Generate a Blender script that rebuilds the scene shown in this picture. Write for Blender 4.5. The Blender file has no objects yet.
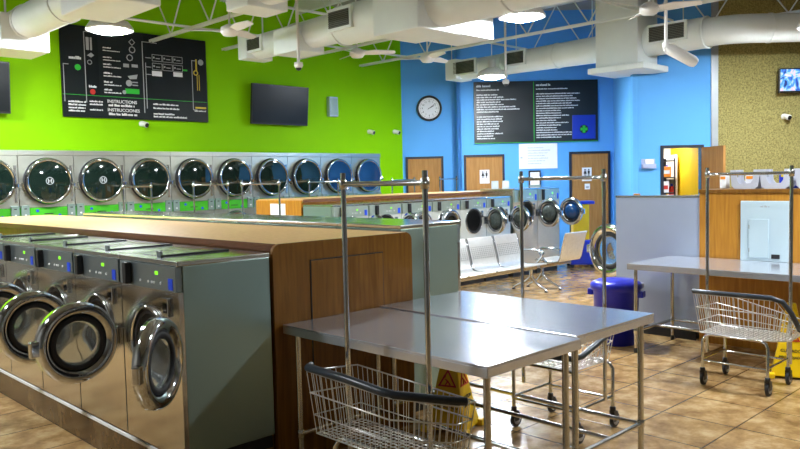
import bpy, math, random
from math import sin, cos, pi, radians, sqrt
from mathutils import Vector, Matrix
random.seed(7)
SC = bpy.context.scene
COL = SC.collection
YAW = radians(45.675)
CY, SY = cos(YAW), sin(YAW)
EYE = 1.85

# ------------------------------------------------------------------ mesh collector
class MB:
    def __init__(s): s.v = []; s.f = []; s.sm = []; s.mi = []; s.m = 0
    def add(s, vs, fs, smooth=False, M=None):
        o = len(s.v)
        if M is not None: vs = [tuple(M @ Vector(p)) for p in vs]
        s.v += [tuple(p) for p in vs]
        for f in fs: s.f.append([i + o for i in f]); s.sm.append(smooth); s.mi.append(s.m)
        return s
    def box(s, x0, x1, y0, y1, z0, z1, M=None):
        vs = [(x, y, z) for z in (z0, z1) for y in (y0, y1) for x in (x0, x1)]
        return s.add(vs, [(0,2,3,1),(4,5,7,6),(0,1,5,4),(2,6,7,3),(0,4,6,2),(1,3,7,5)], False, M)
    def tube(s, pts, r, n=8, closed=False, M=None):
        pts = [Vector(p) for p in pts]; k = len(pts); vs = []; fs = []
        rr = r if isinstance(r, (list, tuple)) else [r]*k
        prev = None
        for i, p in enumerate(pts):
            if closed: d = pts[(i+1) % k] - pts[i-1]
            else: d = pts[min(i+1, k-1)] - pts[max(i-1, 0)]
            d.normalize()
            if prev is None:
                a = Vector((0,0,1)) if abs(d.z) < .9 else Vector((1,0,0))
                a = (a - d*a.dot(d)).normalized()
            else:
                a = prev - d*prev.dot(d)
                a = a.normalized() if a.length > 1e-6 else prev
            prev = a; b = d.cross(a)
            for j in range(n):
                t = 2*pi*j/n
                vs.append(p + (a*cos(t) + b*sin(t))*rr[i])
        seg = k if closed else k-1
        for i in range(seg):
            for j in range(n):
                a0 = i*n+j; a1 = i*n+(j+1) % n; b0 = ((i+1) % k)*n+j; b1 = ((i+1) % k)*n+(j+1) % n
                fs.append((a0, a1, b1, b0))
        s.add(vs, fs, True, M)
        if not closed:
            s.add(vs[:n], [tuple(range(n))[::-1]], False, M); s.add(vs[-n:], [tuple(range(n))], False, M)
        return s
    def lathe(s, prof, n=32, M=None, smooth=True, closed=False):
        # prof: (radius, height) round local z
        vs = []; fs = []; k = len(prof)
        for r, h in prof:
            for j in range(n): vs.append((r*cos(2*pi*j/n), r*sin(2*pi*j/n), h))
        for i in range(k if closed else k-1):
            i2 = (i+1) % k
            for j in range(n):
                fs.append((i*n+j, i*n+(j+1) % n, i2*n+(j+1) % n, i2*n+j))
        s.add(vs, fs, smooth, M)
        if not closed:
            if prof[0][0] > 1e-5: s.add(vs[:n], [tuple(range(n))[::-1]], False, M)
            if prof[-1][0] > 1e-5: s.add(vs[-n:], [tuple(range(n))], False, M)
        return s
    def prism(s, poly, d0, d1, M=None, smooth=False):
        # poly in local x,z extruded along y
        n = len(poly)
        vs = [(x, d0, z) for x, z in poly] + [(x, d1, z) for x, z in poly]
        fs = [tuple(range(n)), tuple(range(2*n-1, n-1, -1))] + [(i, i+n, (i+1) % n+n, (i+1) % n) for i in range(n)]
        return s.add(vs, fs, smooth, M)
    def build(s, name, mats, parent=None, loc=None, rot=None, bevel=0, seg=2):
        me = bpy.data.meshes.new(name)
        me.from_pydata(s.v, [], s.f)
        me.polygons.foreach_set('use_smooth', s.sm)
        if not isinstance(mats, (list, tuple)): mats = [mats]
        for m in mats: me.materials.append(m)
        me.polygons.foreach_set('material_index', s.mi)
        me.update()
        o = bpy.data.objects.new(name, me); COL.objects.link(o)
        if parent: o.parent = parent
        if loc: o.location = loc
        if rot: o.rotation_euler = rot
        if bevel:
            b = o.modifiers.new('bevel', 'BEVEL'); b.width = bevel; b.segments = seg; b.limit_method = 'ANGLE'; b.angle_limit = radians(40)
        return o

def thing(name, label, cat, loc=(0,0,0), rz=0, group=None):
    o = bpy.data.objects.new(name, None); COL.objects.link(o)
    o.location = loc; o.rotation_euler = (0,0,rz); o.empty_display_size = .1
    return tag(o, label, cat, group)
def tag(o, label, cat, group=None):
    o['label'] = label; o['category'] = cat
    if group: o['group'] = group
    return o
def struct(o): o['kind'] = 'structure'; return o
def kids(o): return list(o.children)
def copy_tree(o, parent=None):
    c = o.copy(); COL.objects.link(c)
    if parent: c.parent = parent
    for ch in kids(o): copy_tree(ch, c)
    return c
def place(proto, first, loc, rz, label):
    t = proto if first else copy_tree(proto)
    t.location = loc; t.rotation_euler = (0,0,rz); t['label'] = label
    return t
def rotX(a): return Matrix.Rotation(a, 4, 'X')
def rotY(a): return Matrix.Rotation(a, 4, 'Y')
def rotZ(a): return Matrix.Rotation(a, 4, 'Z')
def T(x, y, z): return Matrix.Translation((x, y, z))
FRONT = rotX(pi/2)          # local z -> -y : discs facing -y

# ------------------------------------------------------------------ materials
def mat(name, col, rough=.5, metal=0, var=.06, scale=8, bump=0, emit=None, es=0, spec=None, stretch=None, rv=0):
    m = bpy.data.materials.new(name); m.use_nodes = True
    nt = m.node_tree; b = nt.nodes['Principled BSDF']
    b.inputs['Roughness'].default_value = rough; b.inputs['Metallic'].default_value = metal
    if spec is not None: b.inputs['Specular IOR Level'].default_value = spec
    tc = nt.nodes.new('ShaderNodeTexCoord'); mp = nt.nodes.new('ShaderNodeMapping')
    nt.links.new(tc.outputs['Object'], mp.inputs['Vector'])
    if stretch: mp.inputs['Scale'].default_value = stretch
    n = nt.nodes.new('ShaderNodeTexNoise'); n.inputs['Scale'].default_value = scale; n.inputs['Detail'].default_value = 4
    nt.links.new(mp.outputs['Vector'], n.inputs['Vector'])
    r = nt.nodes.new('ShaderNodeValToRGB')
    r.color_ramp.elements[0].position = .3; r.color_ramp.elements[1].position = .7
    r.color_ramp.elements[0].color = tuple(max(0, c*(1-var)) for c in col) + (1,)
    r.color_ramp.elements[1].color = tuple(min(1, c*(1+var)) for c in col) + (1,)
    nt.links.new(n.outputs['Fac'], r.inputs['Fac']); nt.links.new(r.outputs['Color'], b.inputs['Base Color'])
    if rv:
        mr = nt.nodes.new('ShaderNodeMapRange'); mr.inputs['To Min'].default_value = max(.02, rough-rv); mr.inputs['To Max'].default_value = rough+rv
        nt.links.new(n.outputs['Fac'], mr.inputs['Value']); nt.links.new(mr.outputs['Result'], b.inputs['Roughness'])
    if bump:
        bm = nt.nodes.new('ShaderNodeBump'); bm.inputs['Strength'].default_value = bump; bm.inputs['Distance'].default_value = .01
        nt.links.new(n.outputs['Fac'], bm.inputs['Height']); nt.links.new(bm.outputs['Normal'], b.inputs['Normal'])
    if emit:
        b.inputs['Emission Color'].default_value = emit + (1,); b.inputs['Emission Strength'].default_value = es
    return m

def wood_mat(name, dark, light, rough=.35):
    m = bpy.data.materials.new(name); m.use_nodes = True
    nt = m.node_tree; b = nt.nodes['Principled BSDF']; b.inputs['Roughness'].default_value = rough; b.inputs['Specular IOR Level'].default_value = .25
    tc = nt.nodes.new('ShaderNodeTexCoord'); mp = nt.nodes.new('ShaderNodeMapping')
    mp.inputs['Scale'].default_value = (14, 14, 1.1)
    nt.links.new(tc.outputs['Object'], mp.inputs['Vector'])
    n = nt.nodes.new('ShaderNodeTexNoise'); n.inputs['Scale'].default_value = 2; n.inputs['Detail'].default_value = 6; n.inputs['Distortion'].default_value = .6
    nt.links.new(mp.outputs['Vector'], n.inputs['Vector'])
    r = nt.nodes.new('ShaderNodeValToRGB')
    r.color_ramp.elements[0].position = .3; r.color_ramp.elements[1].position = .72
    r.color_ramp.elements[0].color = dark + (1,); r.color_ramp.elements[1].color = light + (1,)
    nt.links.new(n.outputs['Fac'], r.inputs['Fac']); nt.links.new(r.outputs['Color'], b.inputs['Base Color'])
    return m

def tile_mat():
    m = bpy.data.materials.new('floor_tile'); m.use_nodes = True
    nt = m.node_tree; b = nt.nodes['Principled BSDF']
    tc = nt.nodes.new('ShaderNodeTexCoord'); mp = nt.nodes.new('ShaderNodeMapping'); mp.inputs['Location'].default_value = (.14, -.48, 0)
    nt.links.new(tc.outputs['Object'], mp.inputs['Vector'])
    br = nt.nodes.new('ShaderNodeTexBrick'); br.offset = 0
    br.inputs['Scale'].default_value = 1; br.inputs['Brick Width'].default_value = .56; br.inputs['Row Height'].default_value = .56
    br.inputs['Mortar Size'].default_value = .007; br.inputs['Mortar Smooth'].default_value = .3
    br.inputs['Color1'].default_value = (.9,.9,.9,1); br.inputs['Color2'].default_value = (1.08,1.04,1,1); br.inputs['Mortar'].default_value = (.3,.27,.24,1)
    nt.links.new(mp.outputs['Vector'], br.inputs['Vector'])
    n = nt.nodes.new('ShaderNodeTexNoise'); n.inputs['Scale'].default_value = 4.5; n.inputs['Detail'].default_value = 8; n.inputs['Roughness'].default_value = .65
    nt.links.new(tc.outputs['Object'], n.inputs['Vector'])
    r = nt.nodes.new('ShaderNodeValToRGB'); e = r.color_ramp.elements
    e[0].position = .34; e[0].color = (.20,.115,.042,1); e[1].position = .66; e[1].color = (.50,.36,.185,1)
    k = r.color_ramp.elements.new(.5); k.color = (.345,.215,.09,1)
    nt.links.new(n.outputs['Fac'], r.inputs['Fac'])
    mx = nt.nodes.new('ShaderNodeMix'); mx.data_type = 'RGBA'; mx.blend_type = 'MULTIPLY'; mx.inputs[0].default_value = 1
    nt.links.new(r.outputs['Color'], mx.inputs[6]); nt.links.new(br.outputs['Color'], mx.inputs[7])
    nt.links.new(mx.outputs[2], b.inputs['Base Color'])
    mr = nt.nodes.new('ShaderNodeMapRange'); mr.inputs['To Min'].default_value = .19; mr.inputs['To Max'].default_value = .29
    nt.links.new(n.outputs['Fac'], mr.inputs['Value']); nt.links.new(mr.outputs['Result'], b.inputs['Roughness'])
    bp = nt.nodes.new('ShaderNodeBump'); bp.inputs['Strength'].default_value = .25; bp.inputs['Distance'].default_value = .004; bp.invert = True
    nt.links.new(br.outputs['Fac'], bp.inputs['Height']); nt.links.new(bp.outputs['Normal'], b.inputs['Normal'])
    return m

def screen_mat():
    m = bpy.data.materials.new('tv_picture'); m.use_nodes = True
    nt = m.node_tree; b = nt.nodes['Principled BSDF']; b.inputs['Base Color'].default_value = (.01,.01,.01,1)
    tc = nt.nodes.new('ShaderNodeTexCoord')
    n = nt.nodes.new('ShaderNodeTexNoise'); n.inputs['Scale'].default_value = 5; n.inputs['Distortion'].default_value = 1.5; n.inputs['Detail'].default_value = 2
    nt.links.new(tc.outputs['Object'], n.inputs['Vector'])
    r = nt.nodes.new('ShaderNodeValToRGB'); e = r.color_ramp.elements
    e[0].position = .34; e[0].color = (.003,.02,.10,1); e[1].position = .66; e[1].color = (.85,.8,.95,1)
    for p, c in ((.42,(.02,.1,.6,1)), (.5,(.1,.4,.9,1)), (.56,(.5,.75,.95,1)), (.6,(.8,.45,.75,1))):
        k = r.color_ramp.elements.new(p); k.color = c
    nt.links.new(n.outputs['Fac'], r.inputs['Fac']); nt.links.new(r.outputs['Color'], b.inputs['Emission Color'])
    b.inputs['Emission Strength'].default_value = 1.1
    return m

M = dict(
    steel=mat('brushed_steel', (.62,.62,.60), .22, 1, .05, 30, stretch=(1,1,12), rv=.05),
    polish=mat('polished_steel', (.66,.65,.62), .16, 1, .04, 5, bump=.05, stretch=(2,2,.7), rv=.04),
    chrome=mat('chrome', (.62,.65,.69), .08, 1, .02, 5),
    table=mat('table_steel', (.60,.62,.68), .19, .72, .03, 6, stretch=(8,.6,1), rv=.03),
    topsteel=mat('machine_top_steel', (.74,.76,.74), .17, 1, .03, 3, rv=.04, bump=.08),
    sidegrey=mat('machine_side_panel', (.28,.375,.335), .36, .6, .03, 3, rv=.05),
    sidelav=mat('machine_side_panel_pale', (.42,.48,.62), .4, .45, .03, 3, rv=.05),
    wire=mat('zinc_wire', (.80,.80,.78), .3, .8, .05, 20),
    panel=mat('control_panel_grey', (.30,.36,.38), .3, .85, .05, 10),
    panelgreen=mat('control_strip_green', (.05,.42,.012), .35, 0, .05, 10),
    black=mat('black_plastic', (.012,.012,.014), .35, 0, .1, 20),
    rubber=mat('black_rubber', (.015,.015,.018), .6, 0, .1, 20),
    navy=mat('bumper_rubber', (.022,.03,.042), .35, 0, .1, 20),
    glass=mat('dark_door_glass', (.006,.016,.012), .05, 0, .1, 3, spec=.7),
    blueglass=mat('blue_door_glass', (.006,.035,.11), .06, 0, .1, 3, spec=.7),
    drum=mat('drum_steel', (.05,.05,.05), .3, 1, .2, 40),
    wood=wood_mat('divider_wood', (.135,.05,.005), (.24,.105,.013)),
    woodlight=wood_mat('counter_laminate', (.52,.30,.12), (.64,.40,.18), .4),
    woodorange=wood_mat('orange_laminate', (.36,.145,.014), (.52,.235,.03)),
    door=wood_mat('door_veneer', (.33,.155,.04), (.44,.22,.065), .5),
    edge=mat('counter_edge', (.12,.04,.012), .4, 0, .1, 20),
    green=mat('green_wall_paint', (.235,.58,.001), .6, 0, .025, 2, spec=.08),
    blue=mat('blue_wall_paint', (.12,.40,.86), .6, 0, .02, 2, spec=.08),
    tan=mat('speckled_tan_wall', (.30,.26,.095), .85, 0, .42, 42, bump=.4, spec=.15),
    white=mat('white_paint', (.78,.78,.76), .45, 0, .03, 5),
    duct=mat('duct_white_paint', (.74,.80,.80), .5, 0, .04, 2, bump=.04),
    ceil=mat('ceiling_deck_paint', (.36,.36,.35), .8, 0, .06, 2),
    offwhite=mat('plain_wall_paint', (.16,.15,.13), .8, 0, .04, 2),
    trim=mat('grey_trim', (.35,.38,.40), .4, .3, .05, 5),
    frame=mat('dark_door_frame', (.012,.016,.03), .4, 0, .1, 10),
    board=mat('sign_board_black', (.006,.009,.011), .3, 0, .15, 2, spec=.2),
    boardgrey=mat('sign_board_charcoal', (.010,.014,.016), .3, 0, .15, 2, spec=.22),
    boardglare=mat('price_board_charcoal', (.010,.014,.016), .36, 0, .15, 2, spec=.5),
    ink=mat('white_lettering', (.8,.82,.82), .5, 0, .02, 5),
    inkdim=mat('grey_lettering', (.38,.40,.42), .5, 0, .05, 5),
    inkgreen=mat('green_print', (.02,.5,.03), .45, 0, .05, 5),
    inkred=mat('red_print', (.5,.02,.012), .45, 0, .05, 5),
    inkyellow=mat('yellow_print', (.65,.5,.03), .45, 0, .05, 5),
    cardblue=mat('blue_card', (.008,.03,.42), .3, 0, .05, 5),
    bluesticker=mat('blue_sticker', (.01,.06,.62), .4, 0, .05, 5),
    paper=mat('paper_white', (.82,.83,.86), .6, 0, .02, 5),
    grille=mat('grille_grey', (.13,.13,.11), .5, .3, .1, 20),
    binblue=mat('bin_blue_plastic', (.006,.012,.42), .32, 0, .06, 6),
    yellow=mat('yellow_plastic', (.80,.52,.004), .35, 0, .05, 6),
    yellowwall=mat('yellow_wall_paint', (.85,.58,.01), .6, 0, .03, 3),
    greyplastic=mat('pale_grey_plastic', (.48,.50,.58), .4, 0, .04, 5),
    epanel=mat('electrical_panel_paint', (.48,.60,.66), .4, .1, .02, 4),
    orange=mat('orange_print', (.85,.27,.01), .45, 0, .05, 6),
    red=mat('red_print_pack', (.6,.03,.02), .45, 0, .05, 6),
    dispg=mat('green_display', (.02,.08,.0), .3, 0, .02, 5, emit=(.25,.9,.02), es=1.2),
    lamp=mat('lamp_lens', (.9,.9,.9), .4, 0, .01, 5, emit=(.90,.96,1.0), es=420),
    nichelamp=mat('store_lamp_lens', (.9,.9,.9), .4, 0, .01, 5, emit=(1,.95,.85), es=150),
    seat=mat('seat_steel', (.80,.80,.78), .3, .7, .05, 20, rv=.05),
    dryer=mat('dryer_brushed_steel', (.58,.60,.52), .28, .88, .03, 1.5, rv=.03),
    satinlight=mat('satin_steel_bright_reflection', (.72,.74,.68), .4, .55, .05, 14, stretch=(1,1,6)),  # bright reflections on the far row put into a paler base
    panelpale=mat('control_panel_lit_tone', (.40,.48,.42), .3, .6, .05, 10),  # paler copy of panel, lit reflections put into its colour
    satinbrown=mat('satin_steel_brown_reflection', (.55,.45,.33), .42, .35, .05, 14, stretch=(1,1,6)),  # brown floor and wood reflection tinted into the steel colour
)
def clear_glass(name, col, tr=.85):
    m = mat(name, col, .03, 0, .02, 3); b = m.node_tree.nodes['Principled BSDF']
    b.inputs['Transmission Weight'].default_value = tr; b.inputs['IOR'].default_value = 1.25
    return m
M['bowl'] = clear_glass('door_bowl_glass', (.75,.8,.8))
M['smoke'] = clear_glass('smoked_door_glass', (.10,.12,.11), .5)
M['tile'] = tile_mat(); M['picture'] = screen_mat()

def text(s, size, parent, mat_, loc, rot=(pi/2,0,0), name='lettering', align='LEFT', wide=1.0, depth=.001, bold=0):
    cu = bpy.data.curves.new(name, 'FONT'); cu.body = s; cu.size = size; cu.extrude = depth; cu.align_x = align; cu.offset = bold
    t = bpy.data.objects.new(name, cu); COL.objects.link(t)
    dg = bpy.context.evaluated_depsgraph_get()
    me = bpy.data.meshes.new_from_object(t.evaluated_get(dg))
    bpy.data.objects.remove(t); me.name = name
    me.materials.clear(); me.materials.append(mat_)
    o = bpy.data.objects.new(name, me); COL.objects.link(o); o.parent = parent
    o.location = loc; o.rotation_euler = rot; o.scale = (wide,1,1)
    return o

def wordline(mb, x, z, w, h, y0, y1, rng=random):
    """a line of print too small to read: uneven short strokes grouped in words"""
    e = x + w
    while x < e:
        wl = min(rng.uniform(2, 6)*h*.6, e - x); xx = x
        while xx < x + wl - h*.15:
            sw = h*rng.uniform(.25, .5); hh = h*rng.choice((.7,.7,1.0))
            mb.box(xx, xx+sw, y0, y1, z, z+hh); xx += sw + h*.10
        x += wl + h*.4

def FP(s, t, z=0): return (t*CY + s*SY, t*SY - s*CY, z)   # slanted back walls: s across, t deep

# ------------------------------------------------------------------ room
def poly_floor(name, z0, z1, m):
    mb = MB(); mb.box(-3.2, 18, -4.2, 13.6, z0, z1); return struct(mb.build(name, m))
poly_floor('floor', -.2, 0, M['tile'])
poly_floor('ceiling', 5.6, 5.75, M['ceil'])
GW = 12.75; TA = 17.92; TB = 17.4; TC = 13.4
struct(MB().box(1.6, 12.75, GW, GW+.15, 0, 5.6).build('wall_back', M['green']))
struct(MB().box(-3.2, 1.6, GW, GW+.15, 0, 5.6).build('wall_back_left', M['offwhite']))  # unseen end of the green wall, kept dull so washer fronts reflect no green
def slant_wall(name, s0, s1, t, m, thick=.12, z0=0, z1=5.6, holes=()):
    mb = MB(); R = Matrix(((SY, CY, 0, 0), (-CY, SY, 0, 0), (0,0,1,0), (0,0,0,1)))   # local x=s, y=t
    xs = s0
    for a, b, top in holes:
        mb.box(xs, a, t, t+thick, z0, z1, R); mb.box(a, b, t, t+thick, top, z1, R); xs = b
    mb.box(xs, s1, t, t+thick, z0, z1, R)
    return struct(mb.build(name, m))
slant_wall('wall_corner', .04, 1.45, TA, M['blue'])
slant_wall('wall_jog', 1.37, 1.45, TB, M['blue'], TA-TB+.1)
slant_wall('wall_doors', 1.37, 5.05, TB, M['blue'])
# return wall between the deep and the near blue walls
a = Vector(FP(4.96, TB+.05)); b = Vector(FP(4.15, TC)); d = (b-a).normalized(); nrm = Vector((d.y, -d.x, 0))*.1
if nrm.dot(Vector((SY, -CY, 0))) < 0: nrm = -nrm
mb = MB()
vs = [a, b, b+nrm, a+nrm]; vs = [tuple(p) for p in vs] + [(p.x, p.y, 5.6) for p in vs]
mb.add(vs, [(0,1,2,3),(7,6,5,4),(0,4,5,1),(1,5,6,2),(2,6,7,3),(3,7,4,0)])
struct(mb.build('wall_return', M['blue']))
slant_wall('wall_store', 4.15, 5.53, TC, M['blue'], holes=((4.69, 5.36, 2.29),))
slant_wall('trim_1', 5.53, 5.65, TC-.03, M['trim'], .15)
slant_wall('wall_tan', 5.65, 11.2, TC, M['tan'])
struct(MB().box(17.3, 17.45, -4.2, 3.0, 0, 5.6).build('wall_right', M['offwhite']))
struct(MB().box(-3.2, 18, -4.2, -4.05, 0, 5.6).build('wall_behind', M['offwhite']))
struct(MB().box(-3.2, -3.05, -4.2, 13.6, 0, 5.6).build('wall_left', M['offwhite']))
# recess behind the store opening
RS = Matrix(((SY, CY, 0, 0), (-CY, SY, 0, 0), (0,0,1,0), (0,0,0,1)))
def sbox(mb, s0, s1, t0, t1, z0, z1): return mb.box(s0, s1, t0, t1, z0, z1, RS)
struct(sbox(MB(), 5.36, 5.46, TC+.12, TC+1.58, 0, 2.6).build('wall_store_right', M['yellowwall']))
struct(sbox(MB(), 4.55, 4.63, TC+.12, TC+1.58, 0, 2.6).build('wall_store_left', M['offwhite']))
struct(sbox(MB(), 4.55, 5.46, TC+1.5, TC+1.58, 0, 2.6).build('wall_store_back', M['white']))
struct(sbox(MB(), 4.55, 5.46, TC+.12, TC+1.58, 2.5, 2.6).build('ceiling_store', M['white']))
mb = MB(); sbox(mb, 4.64, 4.69, TC-.03, TC+.14, 0, 2.34); sbox(mb, 5.36, 5.40, TC-.03, TC+.14, 0, 2.34); sbox(mb, 4.69, 5.36, TC-.03, TC+.14, 2.29, 2.34)
struct(mb.build('trim_2', M['frame']))

# doors in the blue walls
def slant_door(n, s0, s1, t, top, sign=None, lever=None):
    o = struct(sbox(MB(), s0+.05, s1-.05, t-.025, t+.0, .01, top-.05).build('door_%d' % n, M['door']))
    f = MB(); sbox(f, s0, s0+.05, t-.05, t, 0, top); sbox(f, s1-.05, s1, t-.05, t, 0, top); sbox(f, s0+.05, s1-.05, t-.05, t, top-.05, top)
    f.build('door_frame', M['frame'], o)
    if lever:
        h = MB(); h.lathe([(.032,0),(.032,.012),(.012,.014),(.012,.05)], 16, RS @ T(lever, t-.025, 1.02) @ FRONT)
        h.tube([(lever, t-.07, 1.02), (lever+.11, t-.07, 1.02)], .011, 8, M=RS); h.build('door_handle', M['chrome'], o)
    return o
slant_door(1, .17, 1.06, TA, 2.37)
slant_door(2, 1.50, 2.43, TB, 2.37)
slant_door(3, 3.92, 4.86, TB, 2.39, lever=4.08)
def pictogram(mb, x, z, h, y, skirt):
    mb.lathe([(h*.11,0),(h*.11,.002)], 12, T(x, y, z+h*.88) @ FRONT, False)
    if skirt: mb.prism([(x-h*.10, z+h*.74),(x+h*.10, z+h*.74),(x+h*.22, z+h*.3),(x-h*.22, z+h*.3)], y-.002, y)
    else: mb.prism([(x-h*.16, z+h*.74),(x+h*.16, z+h*.74),(x+h*.13, z+h*.3),(x-h*.13, z+h*.3)], y-.002, y)
    mb.box(x-h*.09, x-h*.02, y-.002, y, z, z+h*.3); mb.box(x+h*.02, x+h*.09, y-.002, y, z, z+h*.3)
def slant_thing(name, label, cat, s, t, z, group=None):
    return thing(name, label, cat, FP(s, t, z), YAW - pi/2, group)   # local x = to the right along the wall, local -y = out of the wall
for s0, lab in ((1.86, 'white restroom sign with two figures on the middle wooden door'), (4.21, 'white restroom sign with two figures on the right wooden door')):
    t = slant_thing('restroom_sign', lab, 'sign', s0, TB-.027, 1.71)
    MB().box(0, .22, -.006, 0, 0, .31).build('plate', M['paper'], t)
    mb = MB(); pictogram(mb, .07, .12, .16, -.007, True); pictogram(mb, .155, .12, .16, -.007, False); mb.box(.108, .114, -.008, -.006, .12, .28)
    mb.build('pictogram', M['black'], t)
    mb = MB()
    for k in range(3): wordline(mb, .04, .085-.03*k, .14, .014, -.008, -.006)
    mb.build('lettering', M['inkdim'], t)
t = slant_thing('door_notice', 'small white notice below the restroom sign on the right wooden door', 'notice', 4.27, TB-.027, 1.52)
MB().box(0, .12, -.004, 0, 0, .13).build('sheet', M['paper'], t)
MB().box(.025, .095, -.006, -.004, .03, .07).build('print', M['inkdim'], t)

# ------------------------------------------------------------------ washers
def ring(mb, ro, ri, d0, d1, n=40, Mx=None):
    """chrome ring with rounded face, axis local z from d0 (back) to d1 (front)"""
    w = ro-ri
    mb.lathe([(ri, d0), (ro, d0), (ro, d0+(d1-d0)*.55), (ro-w*.12, d0+(d1-d0)*.85), (ro-w*.4, d1), (ri+w*.25, d0+(d1-d0)*.8), (ri, d0+(d1-d0)*.45)], n, Mx, True, True)
def washer(name, label, cat, group, w, d, h, hp, r, side, detail=True, base=True, topbox=True, cz=None, fm='polish', pm='panel', gm='bowl'):
    """front faces local -y, centred in x, front plane at y=0"""
    t = thing(name, label, cat, group=group)
    z0 = .10 if base else 0
    if base: MB().box(-w/2+.02, w/2-.02, .05, d-.03, 0, z0).build('base', M['black'], t)
    MB().box(-w/2+.003, w/2-.003, .03, d, z0, h-.03).build('body', side, t, bevel=.004)
    MB().box(-w/2-.0, w/2, -.006, d+.004, h-.03, h).build('top_cover', M['topsteel'], t, bevel=.006)
    zc = (z0 + (h-hp-.03))*.5 + .03 if cz is None else cz
    # front sheet with a round opening
    n = 40; mb = MB(); zt = h-hp-.03
    circ = [(r*cos(2*pi*j/n), zc + r*sin(2*pi*j/n)) for j in range(n)]
    x0, x1 = -w/2+.004, w/2-.004
    def out(x, z):
        dx, dz = x, z-zc; k = min((x1/abs(dx)) if abs(dx) > 1e-6 else 9e9, ((zt-zc)/dz if dz > 1e-6 else ((z0-zc)/dz if dz < -1e-6 else 9e9)))
        return (dx*k, zc+dz*k)
    outer = [out(*p) for p in circ]
    # snap nearest samples to the corners
    for cx, czr in ((x0, z0), (x1, z0), (x1, zt), (x0, zt)):
        j = min(range(n), key=lambda q: (outer[q][0]-cx)**2 + (outer[q][1]-czr)**2); outer[j] = (cx, czr)
    vs = [(x, 0, z) for x, z in circ] + [(x, 0, z) for x, z in outer] + [(x, .03, z) for x, z in outer] + [(x, .03, z) for x, z in circ]
    fs = []
    for j in range(n):
        k = (j+1) % n
        fs += [(j, j+n, k+n, k), (j+n, j+2*n, k+2*n, k+n), (j, k, k+3*n, j+3*n)]
    mb.add(vs, fs)
    mb.build('front_panel', M[fm], t)
    # drum opening
    mb = MB(); mb.lathe([(r, -.005), (r*1.07, -.005), (r*1.07, .012), (r, .025)], 40, T(0,0,zc) @ FRONT, True, True); mb.build('door_gasket', M['chrome'], t)
    mb = MB(); mb.lathe([(r*.98, .0), (r*.84, -.015), (r*.8, -.02), (.001, -.022)], 40, T(0,0,zc) @ FRONT @ T(0,0,0)); 
    mb.m = 1; mb.lathe([(r*.84, -.002), (r*.98, -.002), (r*.98, .004), (r*.84, .004)], 40, T(0,0,zc) @ FRONT, True, True)
    mb.build('drum', [M['drum'], M['rubber']], t)
    # control panel
    p = MB().box(-w/2+.012, w/2-.012, -.012, .03, zt, h-.032).build('control_panel', M[pm], t, bevel=.003)
    zm = zt + hp*.5
    MB().box(-w*.29-.026, -w*.29+.026, -.055, -.012, zm-hp*.44, zm+hp*.47).build('selector_handle', M['black'], p, bevel=.008)
    if detail:
        MB().box(w*.16, w*.20, -.016, -.012, zm+hp*.1, zm+hp*.24).build('display', M['dispg'], p)
        MB().box(w*.37, w*.44, -.015, -.012, zm-hp*.42, zm+hp*.02).build('sticker', M['bluesticker'], p)
        for k, x in enumerate((.04, .10, .14, .25, -.1)):
            MB().lathe([(.008,0),(.008,.006)], 10, T(w*x, -.012, zm-hp*.22) @ FRONT).build('button', M['ink'], p)
    else:
        MB().box(w*.37, w*.44, -.016, -.012, zm-hp*.4, zm+hp*.1).build('sticker', M['bluesticker'], p)
        for x in (.02, .09, .14, .24): MB().box(w*x, w*x+.016, -.016, -.012, zm-hp*.2, zm-hp*.1).build('button', M['ink'], p)
        MB().box(w*.14, w*.18, -.016, -.012, zm+hp*.05, zm+hp*.2).build('display', M['dispg'], p)
    # coin lock
    k = MB().box(w*.27, w*.36, -.02, .0, zt-.155, zt-.04).build('coin_lock', M['chrome'], t, bevel=.004)
    MB().box(w*.295, w*.335, -.024, -.02, zt-.13, zt-.115).build('keyhole', M['black'], k)
    if topbox:
        mb = MB().box(-w*.36, w*.02, .10, d*.86, h, h+.004)
        lid = mb.build('soap_lid', M['topsteel'], t, bevel=.003)
        mb = MB().box(w*.02, w*.035, .08, d*.88, h, h+.012); mb.box(-w*.2, w*.02, d*.86, d*.875, h, h+.010); mb.build('lid_edge', M['black'], t)
        MB().box(-w*.05, w*.02, .08, .095, h, h+.035).build('lid_latch', M['panel'], t, bevel=.004)
    # door: pivot at the right edge of the opening; door lies in local -x of the pivot when shut
    R = r*1.13
    piv = MB().box(-.02, .03, -.03, .0, zc-.07, zc+.07)
    hx = r + .075
    dr = bpy.data.objects.new('door', None)
    mb = MB(); ring(mb, R, R*.66, .0, .075, 44, T(-R-.02, -.015, 0) @ FRONT)
    dr = mb.build('door', M['chrome'], t, (hx, -.012, zc))
    mb = MB(); mb.lathe([(R*.70, .02), (R*.66, .05), (R*.55, .05), (R*.60, .015)], 40, T(-R-.02, -.015, 0) @ FRONT, True, True); mb.build('door_seal', M['rubber'], dr)
    mb = MB(); mb.lathe([(.001, -.055), (R*.3, -.05), (R*.48, -.03), (R*.58, .02), (R*.60, .04), (R*.5, .0), (R*.3, -.03), (.001, -.04)], 36, T(-R-.02, -.015, 0) @ FRONT); mb.build('door_glass', M[gm], dr)
    mb = MB(); mb.box(-.05, .012, -.05, .005, -.055, .055); mb.tube([(0,-.01,-.07),(0,-.01,.07)], .013, 10); mb.build('hinge', M['chrome'], dr, bevel=.003)
    mb = MB(); mb.box(-2*R-.06, -2*R+.02, -.075, -.03, -.05, .05); mb.build('latch_handle', M['chrome'], dr, bevel=.01)
    piv.build('hinge_mount', M['chrome'], t, (hx, 0, zc-zc) if False else (hx-.01, 0, 0))
    return t
def set_door(t, deg):
    for c in t.children:
        if c.name.split('.')[0] == 'door': c.rotation_euler = (0, 0, radians(deg))

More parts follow.
